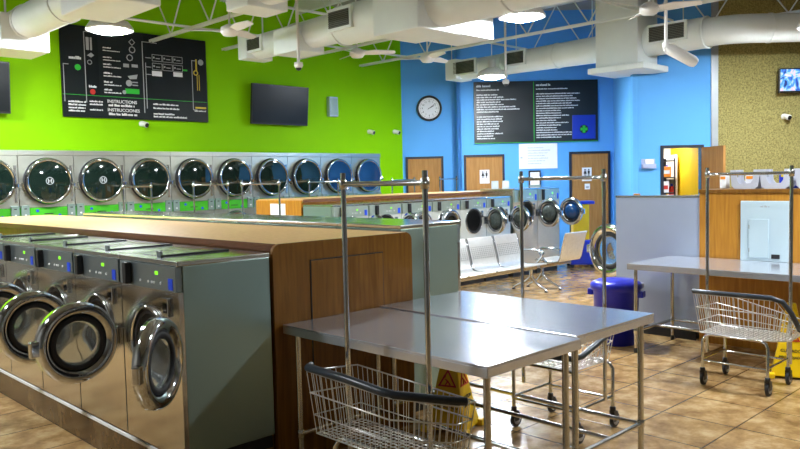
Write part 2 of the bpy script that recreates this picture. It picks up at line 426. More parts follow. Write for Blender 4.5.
# row A : fronts face -x, machine tops at 1.40, standing on a tiled curb
CURB = .235; WA = .765
struct(MB().box(2.10, 2.75, 4.03, 11.3, 0, CURB-.012).build('trim_3', M['tile']))
struct(MB().box(2.085, 2.10, 3.98, 11.3, CURB-.03, CURB-.012).build('trim_4', M['white']))
struct(MB().box(2.16, 2.72, 4.0, 4.03, .15, CURB-.012).build('trim_shadow_gap', M['rubber']))  # black strip standing in for the shadow gap between washer and curb
A = washer('front_load_washer', '', 'washing machine', 'washers in the near left row', WA-.006, .63, 1.405-CURB, .15, .225, M['sidegrey'], base=False, cz=.875-CURB)
labA = ['nearest washer of the left row, grey-green side panel, narrow view of its open door',
        'second washer from the near end of the left row, round door wide open',
        'third washer from the near end of the left row, partly behind an open door',
        'fourth washer from the near end of the left row, at the photo edge',
        'fifth washer from the near end of the left row, mostly beyond the photo']
for i in range(5):
    t = place(A, i == 0, (2.095, 3.975+WA*(i+.5), CURB-.012+.012), -pi/2, labA[i])
    set_door(t, (128, 92, 91, 92, 60)[i])
# row B : backs to the divider, fronts face +x, only lids in view
B = washer('front_load_washer', '', 'washing machine', 'washers behind the near wooden divider', WA-.006, .69, 1.495, .15, .225, M['sidegrey'], detail=False, cz=.86, topbox=False)
nm = ['nearest', 'second', 'third', 'fourth', 'fifth', 'sixth', 'seventh', 'eighth']
for i in range(8):
    lab = 'washer right behind the wooden divider, %s' % ('nearest one, its green-grey side showing' if i == 0 else '%s one, only its lid showing' % nm[i])
    t = place(B, i == 0, (4.735, 4.13+WA*(i+.5), 0), pi/2, lab)
    set_door(t, 0)

# wooden divider between rows A and B
t = thing('utility_partition', 'long wooden utility partition between washer rows, brown end panel at the folding tables', 'partition', (2.74, 3.965, 0))
z1 = 1.455
r_ = .06; W_ = 1.25; poly = [(0,0),(W_,0)] + [(W_-r_+r_*cos(a), z1-r_+r_*sin(a)) for a in [k*pi/12 for k in range(7)]] + [(r_+r_*cos(a), z1-r_+r_*sin(a)) for a in [pi/2+k*pi/12 for k in range(7)]]
MB().prism(poly, 0, .03).build('end_panel', M['wood'], t)
MB().box(.300, .945, -.006, .0, .60, 1.325).build('access_panel', M['wood'], t)
mb = MB(); mb.box(.292, .300, -.004, .0, .6, 1.333); mb.box(.292, .945, -.004, 0, 1.325, 1.333); mb.box(.945, .951, -.004, 0, .6, 1.333); mb.build('panel_gap', M['black'], t)
MB().box(.04, W_-.03, .03, 7.3, z1-.045, z1-.001).build('countertop', M['woodlight'], t)
mb = MB(); mb.box(.03, .04, .03, 7.3, z1-.05, z1); mb.box(W_-.03, W_-.02, .03, 7.3, z1-.05, z1); mb.build('edge_strip', M['edge'], t)
mb = MB(); mb.box(.06, .08, .03, 7.3, 0, z1-.05); mb.box(W_-.07, W_-.05, .03, 7.3, 0, z1-.05); mb.build('side_panel', M['wood'], t)

# row C : fronts face -y
C = washer('front_load_washer', '', 'washing machine', 'washers in the far row under the blue wall', .69, .70, 1.50, .16, .21, M['sidegrey'], detail=False, cz=1.10, topbox=False, fm='satinlight', pm='panelpale', gm='smoke')
labC = ['washer at the left end of the far row, grey side panel facing left', 'second washer from the left end of the far row', 'third washer from the left end of the far row', 'fourth washer from the left end of the far row', 'fifth washer from the left end of the far row, left of the taller pair', 'washer just left of the taller pair in the far row, round door open']
for i in range(6):
    t = place(C, i == 0, (6.875+.695*(i+.5), 8.42, 0), 0, labC[i])
    set_door(t, (76, 78, 4, 3, 78, 80)[i])
L = washer('large_front_load_washer', '', 'washing machine', 'taller washers at the right end of the far row', .725, .80, 1.63, .22, .235, M['steel'], detail=False, cz=1.16, topbox=False, fm='satinbrown', pm='panelpale', gm='smoke')
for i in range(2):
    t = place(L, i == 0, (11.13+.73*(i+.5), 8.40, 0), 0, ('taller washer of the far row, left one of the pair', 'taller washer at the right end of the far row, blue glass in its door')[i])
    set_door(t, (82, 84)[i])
    if i == 1:
        for c in t.children:
            if c.name.split('.')[0] == 'door':
                for g in c.children:
                    if g.name.startswith('door_glass'): g.data = g.data.copy(); g.data.materials[0] = M['blueglass']
t = thing('utility_partition', 'wooden utility partition behind the far washers, orange end panel with white paper', 'partition', (6.88, 9.14, 0))
MB().box(0, .03, .03, 1.24, 0, 1.565).build('end_panel', M['woodorange'], t, bevel=.01)
MB().box(.03, 4.35, .02, 1.22, 1.535, 1.58).build('countertop', M['woodlight'], t)
MB().box(.03, 4.35, .0, .02, 1.53, 1.58).build('edge_strip', M['edge'], t)
MB().box(.03, 4.35, .04, .06, 0, 1.53).build('back_panel', M['woodorange'], t)
MB().box(4.35, 5.75, .07, 1.1, 0, 1.58).build('partition_core', M['sidegrey'], t)
t = thing('paper_notice', 'white paper notice taped on the orange end panel of the far partition', 'notice', (6.88, 9.97, 1.21), -pi/2)
MB().box(0, .40, -.004, 0, 0, .30).build('sheet', M['paper'], t)
MB().box(.20, .32, -.006, -.004, .02, .05).build('print', M['inkdim'], t)

# row D : tall machines facing +y, grey end panel towards the camera
D = washer('tall_front_load_washer', '', 'washing machine', 'tall washers of the right row', .80, .79, 1.56, .22, .285, M['sidelav'], detail=False, cz=.93, topbox=False)
for i in range(4):
    t = place(D, i == 0, (8.125+.81*(i+.5), 4.41, 0), pi, ('', 'second tall washer behind the pale grey end panel', 'third tall washer behind the pale grey end panel', 'fourth tall washer behind the pale grey end panel')[i])
    set_door(t, (76, 4, 3, 2)[i])
D['label'] = 'tall washer with pale grey end panel and big open door, behind the blue bin'
mb = MB(); mb.box(.460, .480, -.175, .832, .11, 1.575); mb.build('end_panel', M['sidelav'], D, bevel=.004)
MB().box(.405, .482, -.178, .832, 1.575, 1.60).build('panel_cap', M['steel'], D)
MB().box(.465, .475, -.16, .79, 0, .11).build('base_strip', M['black'], D)
t = thing('utility_partition', 'orange wooden utility partition at right carrying a pale grey electrical panel', 'partition', (8.03, 2.2, 0))
MB().box(0, .03, 0, 1.375, 0, 1.625).build('end_panel', M['woodorange'], t, bevel=.008)
MB().box(-.015, 4.2, -.01, 1.375, 1.625, 1.665).build('countertop', M['wood'], t, bevel=.005)
mb = MB(); mb.box(.03, 4.2, .03, .05, 0, 1.625); mb.box(.03, 4.2, 1.33, 1.36, 0, 1.625); mb.build('side_panel', M['woodorange'], t)
t = thing('electrical_panel', 'pale grey electrical panel mounted on the orange wooden partition end', 'electrical panel', (8.03, 3.125, .93), -pi/2)
b_ = MB().box(0, .47, -.03, 0, 0, .615).build('cover_plate', M['epanel'], t, bevel=.006)
dd = MB().box(.085, .285, -.042, -.03, .035, .43).build('panel_door', M['epanel'], t, bevel=.003)
mb = MB(); mb.box(.087, .097, -.046, -.042, .09, .13); mb.box(.087, .097, -.046, -.042, .33, .37); mb.build('hinge', M['trim'], dd)
MB().box(.31, .39, -.04, -.03, .03, .075).build('breaker', M['black'], t, bevel=.003)
mb = MB(); wordline(mb, .2, .55, .09, .02, -.032, -.03); mb.build('lettering', M['inkdim'], t)
for k, (y, z) in enumerate(((3.46, 1.49), (3.46, 1.03))):
    pass

# ------------------------------------------------------------------ dryers on the green wall
DW = .858
P = thing('stacked_dryer', '', 'tumble dryer', group='stacked dryers along the green wall')
MB().box(-DW/2+.004, DW/2-.004, .03, .14, .05, 2.44).build('body', M['grille'], P)
MB().box(-DW/2+.006, DW/2-.006, 0, .03, 1.535, 2.355).build('front_panel', M['dryer'], P)
MB().box(-DW/2+.003, DW/2-.003, 0, .03, .53, 1.36).build('front_panel', M['dryer'], P)
MB().box(-DW/2, DW/2, -.012, .03, 2.36, 2.44).build('header_panel', M['dryer'], P, bevel=.004)
MB().box(-DW/2+.003, DW/2-.003, 0.02, .06, .0, .53).build('kick_panel', M['steel'], P)
s_ = MB().box(-DW/2+.003, DW/2-.003, -.006, .03, 1.36, 1.53).build('control_strip', M['panelgreen'], P)
MB().box(-.07, .07, -.01, -.006, 1.42, 1.435).build('coin_slot', M['black'], s_)
for x, z in ((.17, 1.40), (-.17, 1.48)): MB().lathe([(.022,0),(.022,.012)], 14, T(x, -.006, z) @ FRONT).build('button', M['bluesticker'], s_)
for x in (-.355, .355):
    c_ = MB().box(x-.062, x+.062, -.03, .0, 1.36, 1.57).build('coin_box', M['sidegrey'], P, bevel=.006)
    MB().lathe([(.014,0),(.014,.008)], 12, T(x, -.03, 1.42) @ FRONT).build('lock', M['ink'], c_)
    MB().box(x-.02, x+.02, -.034, -.03, 1.51, 1.525).build('coin_slot', M['black'], c_)
MB().box(.36, .40, -.012, 0, 1.62, 2.2).build('edge_plate', M['steel'], P)
for zc in (1.95, .95):
    mb = MB(); mb.lathe([(.37, 0), (.37, .035), (.335, .05), (.335, .10)], 44, T(0,0,zc) @ FRONT)
    dr = mb.build('door', M['black'] if False else M['chrome'], P)
    mb = MB(); mb.lathe([(.31, .10), (.355, .10), (.365, .112), (.345, .13), (.315, .122)], 44, T(0,0,zc) @ FRONT, True, True); mb.build('door_rim', M['chrome'], dr)
    mb = MB(); mb.lathe([(.372, .04), (.374, .05), (.34, .066), (.338, .05)], 44, T(0,0,zc) @ FRONT, True, True); mb.build('door_seal', M['rubber'], dr)
    mb = MB(); mb.lathe([(.315, .112), (.29, .118), (.001, .126)], 44, T(0,0,zc) @ FRONT); mb.build('door_glass', M['glass'], dr)
    MB().box(.33, .385, -.15, -.09, zc-.1, zc-.03).build('door_handle', M['chrome'], dr, bevel=.012)
DRY = []
for i in range(10):
    nm2 = ['rightmost dryer of the row, under the green wall corner', 'second dryer from the right end of the row', 'third dryer from the right end of the row', 'fourth dryer from the right end of the row, above the orange end panel', 'fifth dryer from the right end of the row', 'sixth dryer from the right end, below the instruction board edge', 'seventh dryer from the right end, below the instruction board', 'eighth dryer from the right end, round emblem on its dark glass', 'ninth dryer from the right end, round emblem on its dark glass', 'leftmost dryer, its glass cut by the left photo edge'][i]
    t = place(P, i == 0, (11.72-DW*(i+.5), 12.60, 0), 0, 'steel stacked ' + nm2)
    DRY.append(t)
    if i in (7, 8):
        ds = [c for c in t.children if c.name.split('.')[0] == 'door']
        mb = MB(); Q = T(0, -.124, 1.95) @ FRONT
        mb.lathe([(.05,.0),(.062,.0),(.062,.006),(.05,.006)], 28, Q, True, True)
        for sx in (-1, 1): mb.box(sx*.022-.008, sx*.022+.008, -.131, -.122, 1.915, 1.985, T(0,0,0))
        mb.box(-.02, .02, -.131, -.122, 1.942, 1.957)
        mb.build('emblem', M['inkdim'], ds[0])

for t in DRY[:2]:
    for c in t.children:
        if c.name.split('.')[0] == 'door':
            for g in c.children:
                if g.name.startswith('door_glass'): g.data = g.data.copy(); g.data.materials[0] = M['blueglass']
# ------------------------------------------------------------------ boards and things on the green wall
t = thing('menu_board', 'large dark instruction board on the green wall, white print and a hanging lamp before it', 'sign board', (4.77, GW-.052, 3.0))
w_, h_ = 2.66, 1.51
MB().box(0, w_, 0, .03, 0, h_).build('board', M['boardgrey'], t, bevel=.004)
MB().box(.40, .62, -.003, 0, .38, h_-.02).build('black_column', M['board'], t)
MB().box(1.42, 2.63, -.003, 0, .37, h_-.02).build('black_field', M['board'], t)
mb = MB()
for x, za, zb in ((.03, .25, .86), (.385, .25, 1.42), (1.40, .12, 1.36), (1.45, .2, 1.0), (2.35, .22, 1.12)): MB().box(x, x+.012, -.006, 0, za, zb).build('guide_line', M['inkdim'], t)
for x0, x1, z in ((.03,.12,.86), (.40,.50,1.42), (1.40,1.68,1.36), (1.46,1.56,1.09), (1.46,1.56,.93), (1.46,1.56,.80), (2.35,2.44,1.12), (2.35,2.44,.22)): MB().box(x0, x1, -.006, 0, z-.006, z+.006).build('guide_line', M['inkdim'], t)
MB().box(.01, w_-.01, -.005, 0, .365, .372).build('green_line', M['inkgreen'], t)
mb = MB()
for i in range(2):
    for j in range(3):
        x = 1.58+.2*j; z = 1.04-.15*i
        mb.box(x, x+.19, -.005, 0, z, z+.008); mb.box(x, x+.19, -.005, 0, z+.112, z+.12); mb.box(x, x+.008, -.005, 0, z, z+.12); mb.box(x+.182, x+.19, -.005, 0, z, z+.12)
        mb.box(x+.02, x+.05, -.006, 0, z+.05, z+.08); mb.box(x+.07, x+.15, -.006, 0, z+.045, z+.06)
mb.build('button_diagram', M['inkdim'], t)
mb = MB(); mb.box(1.57, 1.76, -.006, 0, .78, .87); mb.box(1.98, 2.16, -.006, 0, .80, .88); mb.build('white_key', M['paper'], t)
mb = MB(); mb.box(1.07, 1.32, -.006, 0, .44, .525); mb.lathe([(.05,0),(.05,.006)], 20, T(.27, 0, .82) @ FRONT); mb.box(2.17, 2.26, -.006, 0, .915, .945); mb.build('green_print', M['inkgreen'], t)
mb = MB(); mb.lathe([(.045,0),(.045,.008)], 20, T(.5, 0, .43) @ FRONT); mb.build('red_button', M['inkred'], t)
mb = MB(); mb.box(2.43, 2.46, -.006, 0, .93, 1.15); mb.lathe([(.03,0),(.05,0),(.05,.006),(.03,.006)], 16, T(2.43, 0, .90) @ FRONT, True, True); mb.box(2.45, 2.462, -.006, 0, .58, .87); mb.box(2.49, 2.502, -.006, 0, .58, .87); mb.box(2.40, 2.62, -.006, 0, .245, .275); mb.build('key_drawing', M['inkyellow'], t)
mb = MB(); mb.lathe([(.055,0),(.055,.006)], 20, T(2.54, 0, 1.10) @ FRONT)
for k, (x, z) in enumerate(((1.22,1.33),(1.22,1.2),(1.17,1.06))):
    mb.lathe([(.045,0),(.06,0),(.06,.006),(.045,.006)], 8 if k else 4, T(x, 0, z) @ FRONT, True, True)
mb.box(1.05, 1.15, -.006, 0, .89, .95); mb.box(1.2, 1.31, -.006, 0, .9, .95); mb.prism([(1.12,.74),(1.3,.78),(1.28,.70),(1.16,.69)], -.006, 0); mb.lathe([(.055,0),(.055,.006)], 16, T(1.14, 0, .62) @ FRONT); mb.box(1.2, 1.3, -.006, 0, .58, .60); mb.box(1.2, 1.3, -.006, 0, .63, .65); mb.lathe([(.035,0),(.035,.006)], 12, T(1.05, 0, .46) @ FRONT)
mb.box(.42, .47, -.006, 0, 1.12, 1.33); mb.box(.49, .52, -.006, 0, 1.12, 1.33); mb.prism([(.43,1.03),(.5,1.0),(.55,1.04),(.5,1.08)], -.006, 0); mb.lathe([(.03,0),(.04,0),(.04,.006),(.03,.006)], 12, T(.47, 0, .92) @ FRONT, True, True)
mb.build('icon', M['inkdim'], t)
mb = MB(); rg = random.Random(3)
wordline(mb, .13, .95, .22, .05, -.006, 0, rg); wordline(mb, .44, .50, .12, .04, -.006, 0, rg)
for z, hh in ((1.18,.02),(1.02,.022),(.90,.03),(.75,.03),(.60,.03),(.47,.03)):
    wordline(mb, .70, z, .14, hh, -.006, 0, rg); wordline(mb, .70, z-.045, .30, hh*.7, -.006, 0, rg)
for z in (.24, .19, .14, .09): wordline(mb, .09, z, .28, .03, -.006, 0, rg)
for z in (.26, .21, .12): wordline(mb, .44, z, .22, .028, -.006, 0, rg)
for z, hh, ww in ((.27,.03,.5),(.20,.03,.5),(.10,.032,.4),(.05,.032,.65)): wordline(mb, 1.57, z, ww, hh, -.006, 0, rg)
wordline(mb, 2.38, .19, .24, .025, -.006, 0, rg)
mb.build('small_print', M['ink'], t)
text('INSTRUCTIONS', .075, t, M['ink'], (.74, -.003, .265), bold=.001)
text('INSTRUCCIONES', .075, t, M['ink'], (.74, -.003, .12), bold=.001)
mb = MB(); wordline(mb, .76, .205, .46, .042, -.006, 0, rg); wordline(mb, .76, .055, .50, .042, -.006, 0, rg); mb.build('small_print', M['ink'], t)

def tv(label, loc, rz, w, h, screen, tilt=0.08, rot=None):
    t = thing('television', label, 'television', loc, rz)
    R = rotX(tilt)
    MB().box(-w/2, w/2, 0, .05, -h/2, h/2, R).build('casing', M['black'], t, bevel=.008)
    MB().box(-w/2+.02, w/2-.02, -.004, 0, -h/2+.03, h/2-.02, R).build('screen', screen, t)
    mb = MB(); mb.box(-.12, .12, .05, .09, -.12, .12, R); mb.tube([(0,.07,0),(0,.186,.0)], .025, 8); mb.build('wall_bracket', M['black'], t)
    return t
tv('black flat television, switched off, tilted on the green wall', (9.0, GW-.19, 3.39), 0, 1.38, .79, M['board'], .10)
tv('black television cut by the left photo edge on the green wall', (3.25, GW-.19, 3.39), 0, 1.38, .79, M['board'], .08)
tv('lit wall television with a colourful picture on the tan wall', FP(7.35, TC-.19, 3.41), YAW-pi/2, 1.42, .40+.02, M['picture'], .04)
t = thing('wall_speaker', 'small grey rectangular box on the green wall right of the television', 'speaker', (10.45, GW, 3.23))
MB().box(-.12, .12, -.10, 0, 0, .42).build('case', M['sidelav'], t, bevel=.01); MB().box(-.10, .10, -.106, -.10, .03, .39).build('grille', M['sidegrey'], t)
def wall_cam(label, loc, rz):
    t = thing('wall_sensor', label, 'sensor', loc, rz)
    mb = MB(); mb.lathe([(.05,0),(.05,.03),(.03,.04),(.03,.06)], 16, FRONT); mb.build('mount', M['white'], t)
    mb = MB(); mb.tube([(0,-.05,0),(.03,-.14,-.03)], [.045,.05], 12); mb.build('housing', M['white'], t)
    mb = MB(); mb.tube([(.03,-.138,-.03),(.033,-.15,-.034)], .038, 12); mb.build('lens', M['black'], t)
wall_cam('small white wall camera under the dark instruction board', (6.13, GW, 2.93), 0)
wall_cam('small white wall camera above the right end of the dryers', (11.53, GW, 2.94), 0)
wall_cam('small white wall camera on the green wall next to the blue corner', (12.33, GW, 2.96), 0)
wall_cam('small white wall camera on the tan wall above the plastic carriers', FP(6.82, TC, 2.80), YAW-pi/2)

# ------------------------------------------------------------------ blue wall things
t = slant_thing('wall_clock', 'round wall clock with black rim and white face on the blue wall', 'clock', .75, TA-.01, 3.5)
mb = MB(); mb.lathe([(.245,0),(.30,0),(.30,.05),(.285,.075),(.25,.06)], 48, FRONT, True, True); mb.build('rim', M['black'], t)
mb = MB(); mb.lathe([(.25,0),(.25,.03)], 48, FRONT, False); mb.build('face', M['paper'], t)
mb = MB()
for k in range(60):
    a_ = 2*pi*k/60; l = .028 if k % 5 == 0 else .01
    mb.box(-.003, .003, -.033, -.03, .225-l, .225, rotY(a_))
mb.build('tick_mark', M['black'], t)
for k in range(1, 13):
    a_ = 2*pi*k/12
    text(str(k), .055, t, M['black'], (.165*sin(a_), -.031, .165*cos(a_)-.02), align='CENTER', name='numeral', depth=.0005)
MB().box(-.006, .006, -.037, -.033, -.03, .13, rotY(radians(62))).build('hour_hand', M['black'], t)
MB().box(-.004, .004, -.041, -.037, -.04, .19, rotY(radians(52))).build('minute_hand', M['black'], t)

t = slant_thing('menu_board', 'large dark price board on the blue wall with lamp glare on its left half', 'sign board', 1.75, TB-.052, 2.62)
w_, h_ = 2.83, 1.40
MB().box(0, w_, 0, .03, 0, h_).build('board', M['boardglare'], t, bevel=.004)
mb = MB(); mb.box(1.36, 1.372, -.005, 0, .02, h_-.02); mb.box(.0, w_, -.005, 0, .0, .012); mb.build('guide_line', M['inkgreen'], t)
mb = MB(); rg = random.Random(5)
for k in range(21):
    z = h_-.20-.055*k
    if k not in (1, 10): wordline(mb, .06, z, (1.0 if 2 < k < 9 else .62)*rg.uniform(.55, 1), .030, -.005, 0, rg)
    if k not in (1,): wordline(mb, 1.42, z, rg.uniform(.45,.9) if k > 8 else rg.uniform(.7,1.05), .026, -.005, 0, rg)
wordline(mb, 1.42, h_-.12, .33, .05, -.005, 0, rg); wordline(mb, .06, h_-.12, .33, .05, -.005, 0, rg)
mb.build('small_print', M['ink'], t)
cd = MB().box(2.24, 2.77, -.012, 0, .06, .60).build('blue_card', M['cardblue'], t, bevel=.02)
mb = MB(); mb.lathe([(.10,0),(.10,.003)], 24, T(2.505, -.012, .28) @ FRONT); mb.build('emblem_disc', M['black'], cd)
mb = MB(); mb.box(2.425, 2.585, -.018, -.012, .25, .31); mb.box(2.475, 2.535, -.018, -.012, .20, .36); mb.build('cross_emblem', M['inkgreen'], cd)

t = slant_thing('whiteboard', 'white notice board with faint writing under the price board', 'notice board', 2.77, TB-.02, 2.02)
MB().box(0, .88, 0, .02, 0, .575).build('board', M['paper'], t, bevel=.003)
mb = MB(); mb.box(0, .88, -.008, 0, 0, .012); mb.box(0, .88, -.008, 0, .563, .575); mb.box(0, .012, -.008, 0, 0, .575); mb.box(.868, .88, -.008, 0, 0, .575); mb.build('frame', M['white'], t)
mb = MB(); rg = random.Random(8)
for k in range(7): wordline(mb, .2, .47-.06*k, rg.uniform(.3,.55), .022, -.003, 0, rg)
mb.box(.03, .08, -.003, 0, .24, .28); mb.build('writing', M['greyplastic'], t)
t = slant_thing('brochure_rack', 'black and white brochure rack on the blue wall left of the right wooden door', 'rack', 2.98, TB-.08, 1.60)
MB().box(0, .27, 0, .08, 0, .38).build('backplate', M['black'], t)
mb = MB(); mb.box(.01, .26, -.02, 0, .0, .05); mb.box(.01, .26, -.02, 0, .17, .20); mb.build('pocket', M['sidegrey'], t)
for z in (.05, .22): MB().box(.03, .24, -.012, 0, z, z+.12).build('brochure', M['paper'], t)
M['tray'] = mat('pale_blue_plastic', (.38,.45,.66), .4)
t = slant_thing('paper_tray', 'small white wall tray holding paper on the near blue wall', 'wall tray', 4.30, TC, 1.94)
mb = MB(); mb.box(0, .24, -.08, -.07, 0, .08); mb.box(0, .24, -.08, 0, 0, .01); mb.box(0, .01, -.08, 0, 0, .08); mb.box(.23, .24, -.08, 0, 0, .08); mb.box(0, .24, -.01, 0, 0, .17); mb.build('tray', M['tray'], t)
MB().box(.06, .20, -.05, -.012, .02, .16).build('paper', M['paper'], t)

# store room shelf and goods
t = slant_thing('store_shelf', 'black metal shelf rack with packs in the open storeroom', 'shelf', 4.66, TC+.2, 0)
mb = MB()
for z in (.4, .9, 1.2, 1.50, 1.78, 2.08): mb.box(0, .32, 0, .5, z-.02, z)
mb.build('shelf_board', M['black'], t)
mb = MB(); mb.box(0, .32, .48, .5, 0, 2.12); mb.build('back', M['black'], t)
for x in (0, .30):
    for y in (0, .47): MB().box(x, x+.02, y, y+.03, 0, 2.12).build('post', M['black'], t)
def pack(label, s, t_, z, w, d, h, m, m2, name='detergent_box', cat='box'):
    o = slant_thing(name, label, cat, s, t_, z, 'packs in the storeroom')
    MB().box(0, w, 0, d, 0, h).build('carton', m, o, bevel=.006)
    MB().box(w*.12, w*.88, -.003, 0, h*.3, h*.65).build('print', m2, o)
pack('orange and white box on the storeroom shelf', 4.70, TC+.22, 1.78, .21, .2, .19, M['orange'], M['paper'])
pack('white box with a red mark on the storeroom shelf, below the orange box', 4.71, TC+.22, 1.50, .16, .2, .2, M['paper'], M['red'])
t = slant_thing('store_shelf', 'narrow pale shelf rack with bottles beside the yellow storeroom wall', 'shelf', 5.05, TC+1.0, 0)
mb = MB()
for z in (.5, 1.0, 1.40, 1.76): mb.box(0, .26, 0, .4, z-.03, z)
mb.box(0, .26, .38, .4, 0, 2.2); mb.build('shelf_board', M['white'], t)
for x in (0, .24): MB().box(x, x+.02, 0, .4, 0, 2.2).build('side', M['white'], t)
def bottle(label, s, t_, z, m, capm):
    o = slant_thing('detergent_bottle', label, 'bottle', s, t_, z, 'packs in the storeroom')
    MB().lathe([(.05,0),(.055,.01),(.055,.15),(.04,.19),(.02,.2)], 16).build('bottle_body', m, o)
    MB().lathe([(.024,.198),(.024,.245),(.001,.247)], 14).build('cap', capm, o)
bottle('orange bottle with blue cap on the upper shelf in the storeroom', 5.14, TC+1.1, 1.76, M['orange'], M['cardblue'])
bottle('yellow bottle with blue cap on the lower storeroom shelf', 5.11, TC+1.1, 1.40, M['yellow'], M['cardblue'])
bottle('red bottle with blue cap next to the yellow bottle in the storeroom', 5.235, TC+1.1, 1.40, M['red'], M['cardblue'])
t = slant_thing('storeroom_lamp', 'small round ceiling lamp glowing inside the storeroom', 'lamp', 5.0, TC+.9, 2.44)
MB().lathe([(.11,.03),(.12,.06),(.001,.06)], 20).build('housing', M['white'], t)
MB().lathe([(.001,0),(.07,.008),(.105,.03)], 20).build('lens', M['nichelamp'], t)
# open storeroom door leaf, swung towards the camera
hp_ = FP(5.37, TC-.05); 
t = thing('storeroom_door', 'brown wooden storeroom door standing open next to the tan wall', 'door', hp_, YAW-pi/2-radians(97)+pi)
# leaf extends along local -x from the hinge
R_ = 1.0
mb = MB().box(0, .72, -.02, .02, .01, 2.29)
t.rotation_euler = (0, 0, YAW-pi/2-radians(84)); mb.build('leaf', M['door'], t)
mb = MB(); mb.lathe([(.03,.0),(.03,.02),(.012,.025),(.03,.06),(.03,.07)], 14, T(.66,-.02,1.0) @ FRONT); mb.build('door_knob', M['chrome'], t)

# ------------------------------------------------------------------ tables
def ftable(label, x0, x1, y0, y1, h, rails=True, group='stainless folding tables'):
    t = thing('folding_table', label, 'table', ((x0+x1)/2, (y0+y1)/2, 0), 0, group)
    a, b = (x1-x0)/2, (y1-y0)/2
    mb = MB(); mb.box(-a, a, -b, b, h-.012, h)
    mb.box(-a, -a+.006, -b, b, h-.06, h-.012); mb.box(a-.006, a, -b, b, h-.06, h-.012); mb.box(-a+.006, a-.006, -b, -b+.006, h-.06, h-.012); mb.box(-a+.006, a-.006, b-.006, b, h-.06, h-.012)
    mb.build('tabletop', M['table'], t, bevel=.003)
    for sx in (-1, 1):
        for sy in (-1, 1):
            x, y = sx*(a-.07), sy*(b-.06)
            l = MB().tube([(x,y,.03),(x,y,h-.012)], .019, 12).build('leg', M['steel'], t)
            MB().lathe([(.016,0),(.022,.004),(.022,.03),(.019,.05)], 12, T(x,y,0)).build('foot', M['rubber'], l)
            MB().lathe([(.021,0),(.024,.004),(.024,.05),(.021,.054)], 12, T(x,y,.20)).build('collar', M['steel'], l)
    if rails:
        for sy in (-1, 1): MB().tube([(-a+.07, sy*(b-.06), .225), (a-.07, sy*(b-.06), .225)], .015, 10).build('stretcher', M['steel'], t)
        MB().tube([(-a*.0, -b+.06, .225), (0, b-.06, .225)], .015, 10).build('stretcher', M['steel'], t)
        MB().tube([(a-.07, -b+.06, .225), (a-.07, b-.06, .225)], .015, 10).build('stretcher', M['steel'], t)
    return t
ftable('nearest stainless folding table, against the brown partition end', 2.79, 3.62, 2.28, 3.95, .94)
ftable('stainless folding table pushed up right behind the front folding table', 3.632, 4.54, 2.315, 3.95, .948)
ftable('stainless folding table at right against the orange partition', 7.06, 8.02, 1.75, 3.90, .93)

